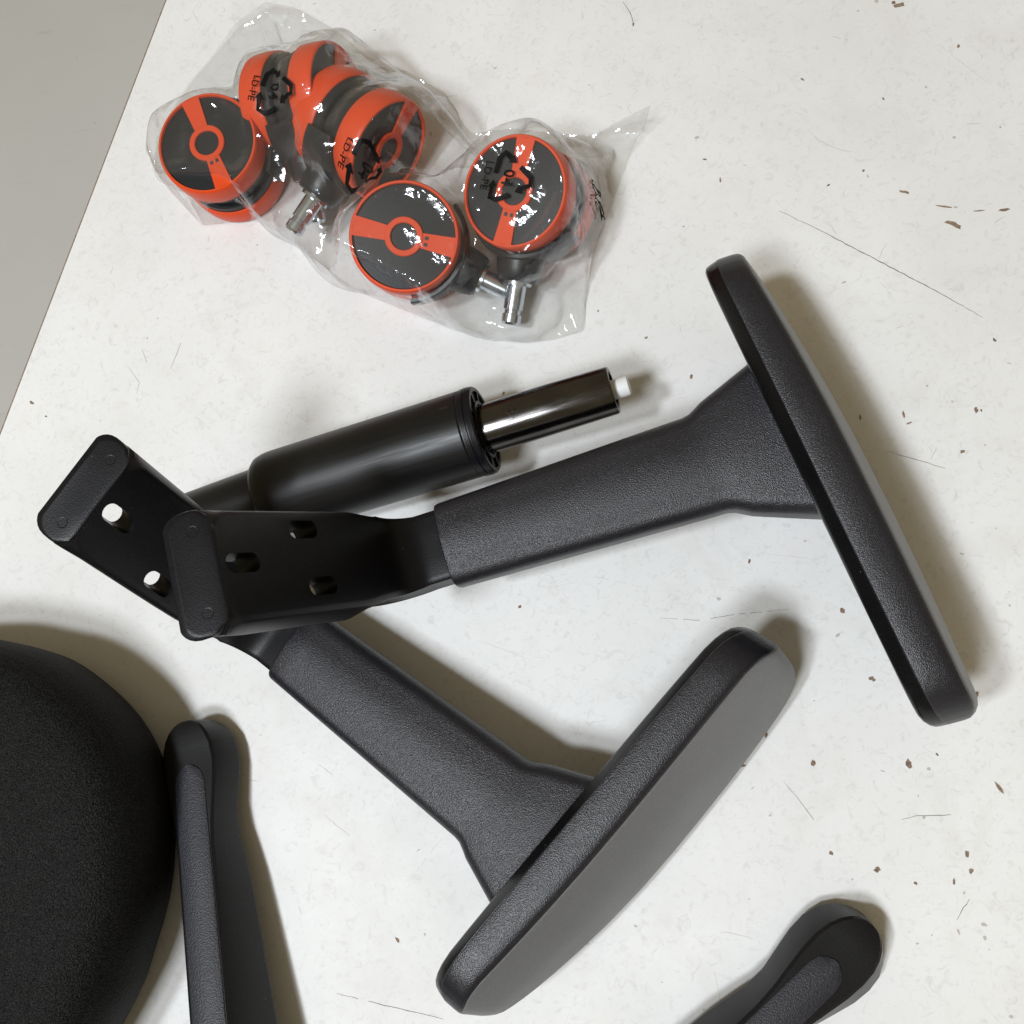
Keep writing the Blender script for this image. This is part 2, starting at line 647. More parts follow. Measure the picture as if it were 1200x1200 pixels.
armU = make_armrest('black T-shaped armrest lying on top, its slotted bracket over the other one, pad at right',
                    armrest_pose(-48.1, -34.6, 53.5, .270, .025, -.027), 1, PT=.25, reach=1.30, pad_len=(99, -154))
armL = make_armrest('black T-shaped armrest lying underneath, bracket under the other, pad at lower right',
                    armrest_pose(-137.9, -64.4, 25.5, -.614, .085, -.045), -1, AL=1.348, PT=.32, pad_len=(88, -147))


# ------------------------------------------------------------------ gas lift
def frame_from(axis, origin, ref=(0, 0, 1)):
    x = Vector(axis).normalized()
    z = Vector(ref) - x * Vector(ref).dot(x)
    z.normalize()
    y = z.cross(x)
    mt = Matrix((x, y, z)).transposed().to_4x4()
    return Matrix.Translation(Vector(origin) * MM) @ mt


g0 = at(312, 582, 27)
g1 = at(569, 503, 41)
ax = (g1 - g0)
LT = ax.length
lift = thing('gas_lift', 'black gas lift cylinder with a thinner shiny piston and white tip, behind the armrests', 'gas lift', frame_from(ax, g0))
bm = bmesh.new()
lathe(bm, [(-3, 14), (-1, 18), (0.5, 21.5), (3, 23.6), (7, 24.6), (12, 24.9), (LT - 9, 24.9), (LT - 8.4, 24.5), (LT - 7.8, 24.9), (LT - 7, 24.9)], 72)
mesh_obj('outer_tube', bm, M['paint'], lift, 30)
bm = bmesh.new()
lathe(bm, [(-58, 12), (-57, 15.2), (-55.5, 16.0), (-2, 18.2), (4, 18.4)], 56)
mesh_obj('tapered_end', bm, M['paint'], lift, 30)
bm = bmesh.new()
lathe(bm, [(LT - 7.4, 24.0), (LT - 7.2, 25.2), (LT - 4.6, 25.4), (LT - 4.2, 24.8), (LT - 3.6, 24.8), (LT - 3.2, 25.4), (LT - .8, 25.0), (LT, 24.2), (LT, 22.2), (LT - 1.5, 21.8), (LT - 1.5, 16.6), (LT + .2, 16.4), (LT + .4, 14.6), (LT - 3, 14.3)], 72)
cap = mesh_obj('end_cap', bm, M['smooth'], lift, 30)
for k in range(10):
    bm = bmesh.new()
    t0 = 2 * math.pi * k / 10
    rg = []
    for xx in (LT - 1.6, LT - .2):
        rg.append([(xx, r * math.cos(t0 + q), r * math.sin(t0 + q)) for r, q in ((16.2, -.05), (22.4, -.035), (22.4, .035), (16.2, .05))])
    loft(bm, rg)
    mesh_obj('rib', bm, M['smooth'], cap, 30)
for t0, xx in ((1.10, LT - 15), (.80, LT - 14)):
    bm = bmesh.new()
    rg = []
    for r in (24.4, 24.97):
        rg.append([(xx + dx, r * math.cos(t0 + q), r * math.sin(t0 + q)) for dx, q in ((-2.4, -.03), (2.4, -.03), (2.4, .03), (-2.4, .03))])
    loft(bm, rg)
    mesh_obj('slot_mark', bm, M['hole'], lift, 30)
e1 = at(718.5, 457, 53)
LC = (e1 - g0).length
bm = bmesh.new()
lathe(bm, [(LT - 20, 14.0), (LT + 30, 14.0), (LC - 1.5, 13.3), (LC - .3, 13.0), (LC, 12.5), (LC, 10.6), (LC - .5, 10.2), (LC - 14, 10.2)], 64)
rod = mesh_obj('piston', bm, M['chrome'], lift, 30)
# worn stamped emblem: a small diamond of fine strokes on the piston
bm = bmesh.new()


def on_rod(u, t, r=13.93):
    return Vector((LT + u, r * math.cos(t), r * math.sin(t)))


def stroke(bm, p, q, wd):
    p, q = Vector(p), Vector(q)
    d = (q - p)
    n_ = Vector((-d.y, d.x)).normalized() * wd / 2
    seg = 4
    for r_ in (0,):
        prev = None
        for k in range(seg + 1):
            c_ = p + d * k / seg
            a_, b_ = c_ + n_, c_ - n_
            A, B = on_rod(a_.x, a_.y / 14 + 1.45, 14.03), on_rod(b_.x, b_.y / 14 + 1.45, 14.03)
            cur = (bm.verts.new(A), bm.verts.new(B))
            if prev:
                bm.faces.new((prev[0], prev[1], cur[1], cur[0]))
            prev = cur


for (p_, q_) in (((20, 5), (24, 0)), ((24, 0), (20, -5)), ((20, -5), (16, 0)), ((16, 0), (20, 5)), ((18.5, 1.5), (21.5, 1.5)), ((18.5, -1.5), (21.5, -1.5)), ((20, 2.5), (20, -2.5)),
                 ((27, -7), (27, -9)), ((28.5, -7), (28.5, -9.5)), ((30, -7), (30, -9)), ((27, -9), (28.5, -9.5))):
    stroke(bm, p_, q_, .3)
mesh_obj('stamped_emblem', bm, M['hole'], rod, 30, fix=False)
bm = bmesh.new()
lathe(bm, [(LC - 14, 10.15), (LC - 12, 9.8), (LC - 12, 5.4), (LC - 1, 5.4), (LC + 7.0, 5.4), (LC + 8.2, 5.1), (LC + 8.7, 4.3), (LC + 8.9, .5)], 40)
mesh_obj('release_button', bm, M['nylon'], lift, 30)


# ------------------------------------------------------------------ casters
SC = 1.06


def make_caster(label, px, py, n, stem, lift_z=0.0, bar=(1, 0), group='casters in the clear bag'):
    n = Vector(n).normalized()
    zc = (abs(n.z) * 24.5 + 30 * math.sqrt(max(0, 1 - n.z ** 2))) * SC + 1.0 + lift_z
    fc = at(px, py, zc + 24.5 * SC * n.z)
    c = fc - n * 24.5 * SC
    mt = frame_from(n, c, stem)
    bl = mt.to_3x3().transposed() @ Vector((bar[0], bar[1], 0))
    ang = math.atan2(bl.z, bl.y)
    mt = mt @ Matrix.Scale(SC, 4)
    root = thing('caster', label, 'caster', mt, group)
    for sx in (1, -1):
        bm = bmesh.new()
        lathe(bm, [(sx * x, r) for x, r in ((4.5, 6), (4.5, 27.0), (5.2, 28.0), (10, 28.6), (22.6, 28.6), (22.8, 27.4), (22.4, 27.2), (22.9, 9), (22.9, .5))], 56)
        wh = mesh_obj('wheel', bm, M['caster_black'], root, 30)
        bm = bmesh.new()
        lathe(bm, [(sx * x, r) for x, r in ((9.2, 27.8), (9.3, 29.2), (10.2, 29.9), (16, 30.1), (22, 29.8), (23.8, 29.4), (24.4, 28.9), (24.4, 27.9), (23.6, 27.6), (22.4, 27.5))], 64, cap=False)
        mesh_obj('tread', bm, M['orange'], wh, 40)
        # orange bar and ring on the face
        bm = bmesh.new()
        A0 = ang
        for side in (0, math.pi):
            fl = []
            for r, hw in ((9.3, 3.9), (14, 4.3), (20, 4.7), (27.7, 5.3)):
                fl.append((r, hw))
            rg = []
            for r, hw in fl:
                ca, sa = math.cos(A0 + side), math.sin(A0 + side)
                x1 = 24.0 if r < 27 else 24.35
                q = []
                for hh, xx in ((-hw, 22.3), (hw, 22.3), (hw, x1), (-hw, x1)):
                    q.append((sx * xx, r * ca - hh * sa, r * sa + hh * ca))
                rg.append(q)
            loft(bm, rg)
        pf = [(22.3, 7.2), (24.2, 7.2), (24.5, 7.6), (24.5, 10.0), (24.2, 10.4), (22.3, 10.4)]
        rings = []
        for k in range(40):
            t = 2 * math.pi * k / 40
            rings.append([(sx * x, r * math.cos(t), r * math.sin(t)) for x, r in pf])
        rings.append(rings[0])
        loft(bm, rings, cap=False)
        bmesh.ops.remove_doubles(bm, verts=bm.verts[:], dist=.001)
        mesh_obj('hub_bar', bm, M['orange'], wh, 35)
        bm = bmesh.new()
        ca, sa = math.cos(A0), math.sin(A0)
        for hh in (-1.7, 1.7):
            lo = [(sx * 24.0, (12.2 + dx) * ca - (hh + dy) * sa, (12.2 + dx) * sa + (hh + dy) * ca) for dx, dy in ((-1, -.9), (1, -.9), (1, .9), (-1, .9))]
            hi = [(x + sx * .25, y, z) for x, y, z in lo]
            loft(bm, [lo, hi])
        mesh_obj('slot_mark', bm, M['hole'], wh, 30)
    # hood between the wheels with the stem socket
    rings = []
    for xx, sc in ((-4.2, .97), (-3.4, 1), (3.4, 1), (4.2, .97)):
        r = []
        for k in range(48):
            t = 2 * math.pi * k / 48
            rad = 25.5 * sc
            r.append((xx, rad * math.sin(t), rad * math.cos(t)))
        rings.append(r)
    bm = bmesh.new()
    loft(bm, rings)
    # curved guard over the stem side
    rings = []
    for k in range(15):
        t = math.radians(-62 + 124 * k / 14)
        ww = 15.5 - 7 * abs(k - 7) / 7
        ro, ri = 34.0, 31.4
        rings.append([(-ww, ri * math.sin(t), ri * math.cos(t)), (ww, ri * math.sin(t), ri * math.cos(t)),
                      (ww, (ro - .8) * math.sin(t), (ro - .8) * math.cos(t)), (ww - 1.5, ro * math.sin(t), ro * math.cos(t)),
                      (-ww + 1.5, ro * math.sin(t), ro * math.cos(t)), (-ww, (ro - .8) * math.sin(t), (ro - .8) * math.cos(t))])
    loft(bm, rings)
    lathe(bm, [(18, 3.9), (30, 4.2), (31, 13.5), (38, 12.8), (43, 11.5), (44.4, 10.6), (44.6, 8)], 36, 'Z')
    mesh_obj('hood', bm, M['caster_black'], root, 40)
    bm = bmesh.new()
    lathe(bm, [(40, 5.4), (44.5, 5.5), (44.8, 8.2), (46.6, 8.2), (47, 5.6), (60, 5.5), (60.4, 4.6), (62.2, 4.6), (62.6, 5.5), (67, 5.5), (68.4, 4.6), (68.6, .5)], 36, 'Z')
    mesh_obj('stem', bm, M['zinc'], root, 30)
    return root


casters = [
    make_caster('orange and black caster at the far left of the clear bag, wheel face up', 242, 167, (.04, -.12, .97), (.75, .65, -.12), 0, (.37, -.93)),
    make_caster('orange and black caster on edge at the top of the bag, treads turned left', 398, 112, (.95, -.08, .22), (.1, -.9, -.35), 0, (.25, -.95)),
    make_caster('orange and black caster on edge in the middle of the bag, face turned right', 457, 177, (.77, -.60, .10), (-.55, -.75, -.1), 5, (.55, -.80)),
    make_caster('orange and black caster at the bottom of the bag, face up, steel stem pointing right', 473, 277, (.15, -.31, .93), (1, -.55, -.02), 0, (.96, -.28)),
    make_caster('orange and black caster at the right end of the bag under the clearest recycling print', 602, 224, (-.22, -.26, .93), (-.28, -1, -.08), 0, (-.35, -.94)),
]

# ------------------------------------------------------------------ clear bag: a film relaxed over the casters
bpy.context.view_layer.update()
OUT = [(310, 2), (345, 8), (395, 36), (430, 66), (478, 84), (520, 108), (538, 140), (552, 156), (600, 150), (650, 156), (694, 158), (728, 140), (764, 122),
       (752, 150), (738, 182), (722, 225), (706, 268), (692, 300), (686, 340), (684, 388), (650, 398), (615, 402), (575, 398), (535, 388), (500, 374),
       (455, 356), (415, 340), (385, 318), (350, 292), (318, 268), (298, 258), (236, 264), (226, 246), (214, 226), (186, 212), (178, 196), (182, 165), (200, 130), (222, 96), (248, 66), (275, 28)]
ZB = {12: 26, 11: 10, 13: 12, 0: 10, 1: 6, 40: 5}
outline = np.array([list(at(x, y, ZB.get(i, 2.0))) for i, (x, y) in enumerate(OUT)])
# object height map
HS = 1.5
x0, y0 = outline[:, 0].min() - 12, outline[:, 1].min() - 12
x1, y1 = outline[:, 0].max() + 12, outline[:, 1].max() + 12
HX, HY = int((x1 - x0) / HS) + 2, int((y1 - y0) / HS) + 2
hm = np.zeros((HX, HY))
for cst in casters:
    for ch in list(cst.children_recursive):
        me = ch.data
        mw = np.array(ch.matrix_world)
        co_ = np.empty(len(me.vertices) * 3)
        me.vertices.foreach_get('co', co_)
        co_ = co_.reshape(-1, 3)
        me.calc_loop_triangles()
        tri = np.empty(len(me.loop_triangles) * 3, dtype=np.int64)
        me.loop_triangles.foreach_get('vertices', tri)
        tri = tri.reshape(-1, 3)
        P = (co_ @ mw[:3, :3].T + mw[:3, 3]) / MM
        for u in np.linspace(0, 1, 9):
            for v in np.linspace(0, 1 - u, max(1, int(round(9 * (1 - u))))):
                Q = P[tri[:, 0]] * u + P[tri[:, 1]] * v + P[tri[:, 2]] * (1 - u - v)
                ix = ((Q[:, 0] - x0) / HS).round().astype(int)
                iy = ((Q[:, 1] - y0) / HS).round().astype(int)
                ok = (ix >= 0) & (ix < HX) & (iy >= 0) & (iy < HY)
                np.maximum.at(hm, (ix[ok], iy[ok]), Q[ok, 2])
for _ in range(2):
    e = np.pad(hm, 1, mode='edge')
    hm = np.max([e[i:i + HX, j:j + HY] for i in range(3) for j in range(3)], axis=0)
hm += .8


def hsample(x, y):
    u = np.clip((x - x0) / HS, 0, HX - 1.001)
    v = np.clip((y - y0) / HS, 0, HY - 1.001)
    i, j = u.astype(int), v.astype(int)
    a_, b_ = u - i, v - j
    return hm[i, j] * (1 - a_) * (1 - b_) + hm[i + 1, j] * a_ * (1 - b_) + hm[i, j + 1] * (1 - a_) * b_ + hm[i + 1, j + 1] * a_ * b_


GS = 2.6
GX, GY = int((x1 - x0) / GS) + 1, int((y1 - y0) / GS) + 1
gx, gy = np.meshgrid(x0 + np.arange(GX) * GS, y0 + np.arange(GY) * GS, indexing='ij')
# densified outline
od = []
for i in range(len(outline)):
    p_, q_ = outline[i], outline[(i + 1) % len(outline)]
    k = max(2, int(np.linalg.norm(q_ - p_) / 1.0))
    for t in np.arange(k) / k:
        od.append(p_ * (1 - t) + q_ * t)
od = np.array(od)


def inside(x, y):
    r = np.zeros(x.shape, bool)
    n = len(outline)
    for i in range(n):
        xa, ya = outline[i, :2]
        xb, yb = outline[(i + 1) % n, :2]
        if ya == yb:
            continue
        c_ = ((ya > y) != (yb > y)) & (x < (xb - xa) * (y - ya) / (yb - ya) + xa)
        r ^= c_
    return r


cellc = inside(gx[:-1, :-1] + GS / 2, gy[:-1, :-1] + GS / 2)
used = np.zeros((GX, GY), bool)
cnt = np.zeros((GX, GY), int)
for dx in (0, 1):
    for dy in (0, 1):
        used[dx:GX - 1 + dx, dy:GY - 1 + dy] |= cellc
        cnt[dx:GX - 1 + dx, dy:GY - 1 + dy] += cellc
bnd = used & (cnt < 4)
Px, Py = gx.copy(), gy.copy()
Pz = np.zeros_like(gx)
bi = np.argwhere(bnd)
for i, j in bi:
    k = np.argmin((od[:, 0] - gx[i, j]) ** 2 + (od[:, 1] - gy[i, j]) ** 2)
    Px[i, j], Py[i, j], Pz[i, j] = od[k]
free = used & ~bnd
obs = hsample(Px, Py)
Z = np.where(bnd, Pz, np.maximum(obs, 2))
fm = free
Z0 = Z.copy()
for it in range(260):
    av = .25 * (np.roll(Z, 1, 0) + np.roll(Z, -1, 0) + np.roll(Z, 1, 1) + np.roll(Z, -1, 1))
    Z = np.where(fm, np.maximum(obs, Z + .9 * (av - Z)), Z)
    Z = np.where(used, Z, 0)
    if it % 1 == 0:
        # outside cells copy nothing: keep neighbours of the rim clamped to the rim height
        pass
P3 = np.stack([Px, Py, Z], -1)
dirs = [(1, 0), (0, 1), (1, 1), (1, -1)]
cons = []
idx = np.arange(GX * GY).reshape(GX, GY)


def pairs(di, dj, step=1):
    A, B = [], []
    i0, i1 = max(0, -di), GX - max(0, di)
    j0, j1 = max(0, -dj), GY - max(0, dj)
    a_ = idx[i0:i1, j0:j1]
    b_ = idx[i0 + di:i1 + di, j0 + dj:j1 + dj]
    ok = used[i0:i1, j0:j1] & used[i0 + di:i1 + di, j0 + dj:j1 + dj]
    ii = np.arange(i0, i1)[:, None] + 0 * np.arange(j0, j1)[None]
    jj = 0 * np.arange(i0, i1)[:, None] + np.arange(j0, j1)[None]
    key = (ii // abs(di)) % 2 if di else (jj // abs(dj)) % 2
    for ph in (0, 1):
        s_ = ok & (key == ph)
        yield a_[s_], b_[s_]


X3 = P3.reshape(-1, 3)
inv = free.reshape(-1).astype(float)
excess = 1.0 + .06 + .065 * np.interp(np.sin(X3[:, 0] * .045 + 1.1) + np.sin(X3[:, 1] * .06 + .4), (-2, 2), (0, 1))
for di, dj in dirs:
    for a_, b_ in pairs(di, dj):
        L0 = np.linalg.norm(X3[a_] - X3[b_], axis=1) * .5 * (excess[a_] + excess[b_])
        cons.append((a_, b_, L0, 1.0 if 0 in (di, dj) else .7))
for di, dj in ((3, 0), (0, 3), (2, 2), (2, -2)):
    for a_, b_ in pairs(di, dj):
        L0 = np.linalg.norm(X3[a_] - X3[b_], axis=1) * .5 * (excess[a_] + excess[b_]) * .985
        cons.append((a_, b_, L0, .20))
jit = rng.normal(0, 1, (GX, GY))
for _ in range(3):
    jit = (jit + np.roll(jit, 1, 0) + np.roll(jit, -1, 0) + np.roll(jit, 1, 1) + np.roll(jit, -1, 1)) / 5
X = X3.copy()
X[:, 2] += (jit.reshape(-1) * 7) * inv
V3 = np.zeros_like(X)
for it in range(170):
    V3[:, 2] -= .030
    V3 *= .93
    old = X.copy()
    X = X + V3 * inv[:, None]
    for sub in range(3):
        for a_, b_, L0, kst in cons:
            d_ = X[b_] - X[a_]
            ln = np.linalg.norm(d_, axis=1) + 1e-9
            wa, wb = inv[a_], inv[b_]
            sw = wa + wb
            f_ = np.where(sw > 0, kst * (ln - L0) / ln / np.maximum(sw, 1e-9), 0) * .5
            X[a_] += (wa * f_)[:, None] * d_
            X[b_] -= (wb * f_)[:, None] * d_
    ob = np.maximum(hsample(X[:, 0], X[:, 1]), 1.2)
    X[:, 2] = np.where(inv > 0, np.maximum(X[:, 2], ob), X[:, 2])
    V3 = (X - old)
    V3 = np.clip(V3, -1.5, 1.5)
XF = X.reshape(GX, GY, 3)

bm = bmesh.new()
vm = {}
for i, j in np.argwhere(used):
    vm[i, j] = bm.verts.new(XF[i, j])
for i, j in np.argwhere(cellc):
    bm.faces.new((vm[i, j], vm[i + 1, j], vm[i + 1, j + 1], vm[i, j + 1]))
bvh = BVHTree.FromBMesh(bm)
bag = thing('plastic_bag', 'crumpled clear plastic bag holding the orange casters, printed with black recycling marks', 'bag')
film = mesh_obj('film', bm, M['film'], bag, 180, fix=False)
sb = film.modifiers.new('smooth', 'SUBSURF')
sb.levels = sb.render_levels = 1
# underside of the bag
bm = bmesh.new()
vm = {}
for i, j in np.argwhere(used):
    q = XF[i, j]
    vm[i, j] = bm.verts.new((Px[i, j], Py[i, j], .7 if free[i, j] else max(.5, q[2] - .4)))
for i, j in np.argwhere(cellc):
    bm.faces.new((vm[i, j], vm[i + 1, j], vm[i + 1, j + 1], vm[i, j + 1]))
mesh_obj('underside', bm, M['film'], bag, 180, fix=False)


# prints on the film
def film_z(x, y):
    zs = []
    for dx, dy in ((0, 0), (3, 0), (-3, 0), (0, 3), (0, -3), (5, 5), (-5, 5), (5, -5), (-5, -5)):
        hit = bvh.ray_cast(Vector((x + dx, y + dy, 200)), Vector((0, 0, -1)))
        if hit[0] is not None:
            zs.append(hit[0].z)
        elif not dx and not dy:
            return None
    return max(zs[0], sum(zs) / len(zs))


def text_tris(txt, size):
    cu = bpy.data.curves.new('t', 'FONT')
    cu.body = txt
    cu.size = size
    cu.align_x = 'CENTER'
    cu.align_y = 'CENTER'
    cu.resolution_u = 4
    cu.offset = size * .012
    o_ = bpy.data.objects.new('t', cu)
    COL.objects.link(o_)
    bpy.context.view_layer.update()
    me = bpy.data.meshes.new_from_object(o_.evaluated_get(bpy.context.evaluated_depsgraph_get()))
    bpy.data.objects.remove(o_)
    bpy.data.curves.remove(cu)
    b_ = bmesh.new()
    b_.from_mesh(me)
    bpy.data.meshes.remove(me)
    return b_


def arrows(bm, R0, wd):
    """three chasing arrows on a triangle pointing up"""
    for k in range(3):
        a_ = math.radians(90 - 120 * k)
        P0 = Vector((math.cos(a_), math.sin(a_))) * R0
        Pm = Vector((math.cos(a_ - math.radians(120)), math.sin(a_ - math.radians(120)))) * R0
        Pp = Vector((math.cos(a_ + math.radians(120)), math.sin(a_ + math.radians(120)))) * R0
        # path: from part way on the incoming side, round the blunt corner, out along the next side
        path = [P0.lerp(Pp, .44), P0.lerp(Pp, .16), P0.lerp(Pm, .12), P0.lerp(Pm, .31)]
        prev = None
        for q in range(len(path)):
            t = (path[min(q + 1, len(path) - 1)] - path[max(q - 1, 0)]).normalized()
            n_ = Vector((-t.y, t.x)) * wd / 2
            cur = (bm.verts.new((*(path[q] + n_), 0)), bm.verts.new((*(path[q] - n_), 0)))
            if prev:
                bm.faces.new((prev[0], prev[1], cur[1], cur[0]))
            prev = cur
        t = (path[-1] - path[-2]).normalized()
        n_ = Vector((-t.y, t.x)) * wd * 1.05
        e_ = path[-1]
        bm.faces.new([bm.verts.new((*(v_), 0)) for v_ in (e_ + n_, e_ - n_, e_ + t * wd * 1.5)])


def put_print(px, py, z, dx, dy, parts):
    c_ = at(px, py, z)
    xa = Vector((dx, dy)).normalized()
    ya = Vector((-xa.y, xa.x))
    bm = bmesh.new()
    for kind, arg, ox, oy in parts:
        if kind == 'arrows':
            t = bmesh.new()
            arrows(t, *arg)
        else:
            t = text_tris(*arg)
        for v_ in t.verts:
            v_.co.x += ox
            v_.co.y += oy
        me = bpy.data.meshes.new('t')
        t.to_mesh(me)
        t.free()
        bm.from_mesh(me)
        bpy.data.meshes.remove(me)
    bmesh.ops.triangulate(bm, faces=bm.faces[:])
    for _ in range(3):
        lg = [e_ for e_ in bm.edges if e_.calc_length() > 1.6]
        if lg:
            bmesh.ops.subdivide_edges(bm, edges=lg, cuts=1)
            bmesh.ops.triangulate(bm, faces=bm.faces[:])
    for v_ in bm.verts:
        q = Vector((c_.x, c_.y)) + xa * v_.co.x + ya * v_.co.y
        zz = film_z(q.x, q.y)
        v_.co = (q.x, q.y, (zz if zz is not None else z) + .35)
    return mesh_obj('recycling_print', bm, M['ink'], bag, 60)


full = [('arrows', (17.0, 2.6), 0, 0), ('text', ('04', 9.0), 0, -.4), ('text', ('LD-PE', 6.0), 0, -14.0)]
put_print(598, 216, 57, -.33, -.94, full)
put_print(322, 108, 66, -.30, -.95, full)
put_print(430, 203, 60, -.65, -.76, full)
put_print(703, 246, 14, .12, -.99, [('text', ('LD-PE', 5.6), 0, 0)])

# ------------------------------------------------------------------ backrest cushion


def catmull(pts, n=10):
    r = []
    N_ = len(pts)
    for i in range(N_):
        p0_, p1_, p2_, p3_ = (np.array(pts[(i + k - 1) % N_]) for k in range(4))
        for t in np.arange(n) / n:
            r.append(.5 * ((2 * p1_) + (-p0_ + p2_) * t + (2 * p0_ - 5 * p1_ + 4 * p2_ - p3_) * t * t + (-p0_ + 3 * p1_ - 3 * p2_ + p3_) * t ** 3))
    return r


vis = [(-60, 742), (0, 750), (60, 764), (112, 792), (156, 832), (185, 880), (199, 930), (203, 990), (196, 1060), (176, 1130), (147, 1200)]
ol = [tuple(at(x - 22 * smooth01((x + 20) / 220), y, 46))[:2] for x, y in vis]
ol += [(-243, -338), (-287, -388), (-345, -415), (-425, -400), (-490, -340), (-520, -250), (-505, -165), (-455, -105), (-395, -76)]
ol = catmull(ol, 6)
cxy = np.mean(ol, axis=0)
rings = []
prof = [(.90, 6), (.955, 12), (.985, 24), (.998, 38), (1.0, 46), (.995, 54), (.982, 62), (.96, 69.5), (.93, 75), (.88, 79.5), (.8, 82.5), (.68, 84.5), (.5, 86), (.3, 87), (.12, 87.3)]
for sc, z in prof:
    rings.append([(cxy[0] + (x - cxy[0]) * sc, cxy[1] + (y - cxy[1]) * sc, z) for x, y in ol])
rings.insert(0, [(cxy[0] + (x - cxy[0]) * .6, cxy[1] + (y - cxy[1]) * .6, 2) for x, y in ol])
rings = [[(x, y, z - .0) for x, y, z in r] for r in rings]
bm = bmesh.new()
loft(bm, rings)
back = mesh_obj('backrest_cushion', bm, M['fabric'], None, 70)
tag(back, 'rounded black fabric backrest cushion at the lower left, cut off by the picture edge', 'cushion')

# ------------------------------------------------------------------ five-star base (two of its legs reach into the picture)
HUB = Vector((-103, -470, 0))
base = thing('chair_base', 'black five-star chair base, two legs with grip pads reaching in from the bottom', 'chair base', Matrix.Translation(HUB * MM))
f1 = at(221, 888, 24)
f2 = at(987, 1119, 22)
ang1 = math.atan2(f1.y - HUB.y, f1.x - HUB.x)
ang2 = math.atan2(f2.y - HUB.y, f2.x - HUB.x)
len1 = Vector((f1.x - HUB.x, f1.y - HUB.y)).length
len2 = Vector((f2.x - HUB.x, f2.y - HUB.y)).length


def make_leg(ang, L):
    rings = []
    tops = []
    xe = L + 21          # very end of the foot
    stn = [18, 60, 110, 160, 200, 240, L - 75, L - 60, L - 48, L - 36, L - 24, L - 12, L - 2, L + 6, L + 12, L + 16, L + 19, L + 20.6, L + 21]
    for x in stn:
        u = min(1, max(0, x / L))
        zt = 74 - 49 * u ** 1.15
        H = 44 - 27 * u
        wt = 10.5 - 1.3 * u
        wb = wt + .50 * H
        k = smooth01((x - (L - 48)) / 45)
        neck = math.exp(-((x - (L - 40)) / 22) ** 2)
        wb = wb - 3.0 * neck + 5.4 * k
        wt2 = wt + 5.0 * k
        if x > L - 2:
            e = math.sqrt(max(0.0, 1 - ((x - (L - 2)) / 23.2) ** 2))
            wb *= e
            wt2 = wt2 * e
            zt -= 4.0 * (1 - e)
        zb = max(zt - H, 2.0)
        rings.append([(x, -wb, zb), (x, -wb, zb + 1.8), (x, -wt2 - 1.6, zt - 1.3), (x, -wt2, zt - .2), (x, -wt2 * .45, zt), (x, wt2 * .45, zt), (x, wt2, zt - .2), (x, wt2 + 1.6, zt - 1.3), (x, wb, zb + 1.8), (x, wb, zb)])
        tops.append((x, wt, zt))
    bm = bmesh.new()
    loft(bm, rings)
    o_ = mesh_obj('leg', bm, M['leg'], base, 28)
    o_.rotation_euler = (0, 0, ang)
    # grip pad let into the top
    bm = bmesh.new()
    rg = []
    xs_ = [30, 80, 130, 180, 220, 250, L - 60, L - 40, L - 24, L - 14, L - 9, L - 6, L - 4.4, L - 4]
    for x in xs_:
        u = x / L
        zt = 74 - 49 * u ** 1.15
        wt = (10.5 - 1.3 * u) * .96
        if x > L - 14:
            wt *= math.sqrt(max(.02, 1 - ((x - (L - 14)) / 10.1) ** 2))
        rg.append([(x, -wt, zt - 2), (x, -wt, zt + .3), (x, -wt + .8, zt + .8), (x, 0, zt + .9), (x, wt - .8, zt + .8), (x, wt, zt + .3), (x, wt, zt - 2)])
    loft(bm, rg)
    mesh_obj('grip_pad', bm, M['grip'], o_, 40)
    return o_


gap = (ang1 - ang2)
for a_, L_ in ((ang1, len1), (ang2, len2), (ang1 + 1.28, 355), (ang1 + 2.5, 355), (ang2 - 1.28, 355)):
    make_leg(a_, L_)
bm = bmesh.new()
lathe(bm, [(4, 30), (10, 34), (60, 32), (80, 30), (86, 27), (86, 15), (30, 14)], 40, 'Z')
mesh_obj('hub', bm, M['leg'], base, 35)


# ------------------------------------------------------------------ wear on the tabletop
def blob(bm, px, py, lx, ly, rot, z, jag=.28, n=13):
    c_ = at(px, py, 0)
    a_ = -math.radians(rot)
    pts = []
    ph = random.random() * 6
    for k in range(n):
        t = 2 * math.pi * k / n
        r = 1 + jag * math.sin(2 * t + ph) * .6 + random.uniform(-jag, jag)
        x, y = lx / 4.0 * r * math.cos(t), ly / 4.0 * r * math.sin(t)
        pts.append((c_.x + x * math.cos(a_) - y * math.sin(a_), c_.y + x * math.sin(a_) + y * math.cos(a_), z))
    bm.faces.new([bm.verts.new(p_) for p_ in pts])


def line(bm, pts, wd, z, jit=.25, gaps=0.0):
    W3 = [at(x, y, 0) for x, y in pts]
    P_ = []
    for a_, b_ in zip(W3[:-1], W3[1:]):
        k = max(2, int((b_ - a_).length / 3))
        P_ += [a_.lerp(b_, q / k) for q in range(k)]
    P_.append(W3[-1])
    P_ = [p_ + Vector((random.uniform(-jit, jit), random.uniform(-jit, jit), 0)) for p_ in P_]
    N_ = len(P_)
    for i in range(N_ - 1):
        if random.random() < gaps:
            continue
        d_ = (P_[i + 1] - P_[i])
        n_ = Vector((-d_.y, d_.x, 0)).normalized()
        wa = wd * (.35 + .65 * math.sin(math.pi * (i + .3) / N_)) * random.uniform(.6, 1.3) / 2
        wb_ = wd * (.35 + .65 * math.sin(math.pi * (i + 1.0) / N_)) / 2
        v_ = [P_[i] + n_ * wa, P_[i] - n_ * wa, P_[i + 1] - n_ * wb_, P_[i + 1] + n_ * wb_]
        bm.faces.new([bm.verts.new((q.x, q.y, z)) for q in v_])


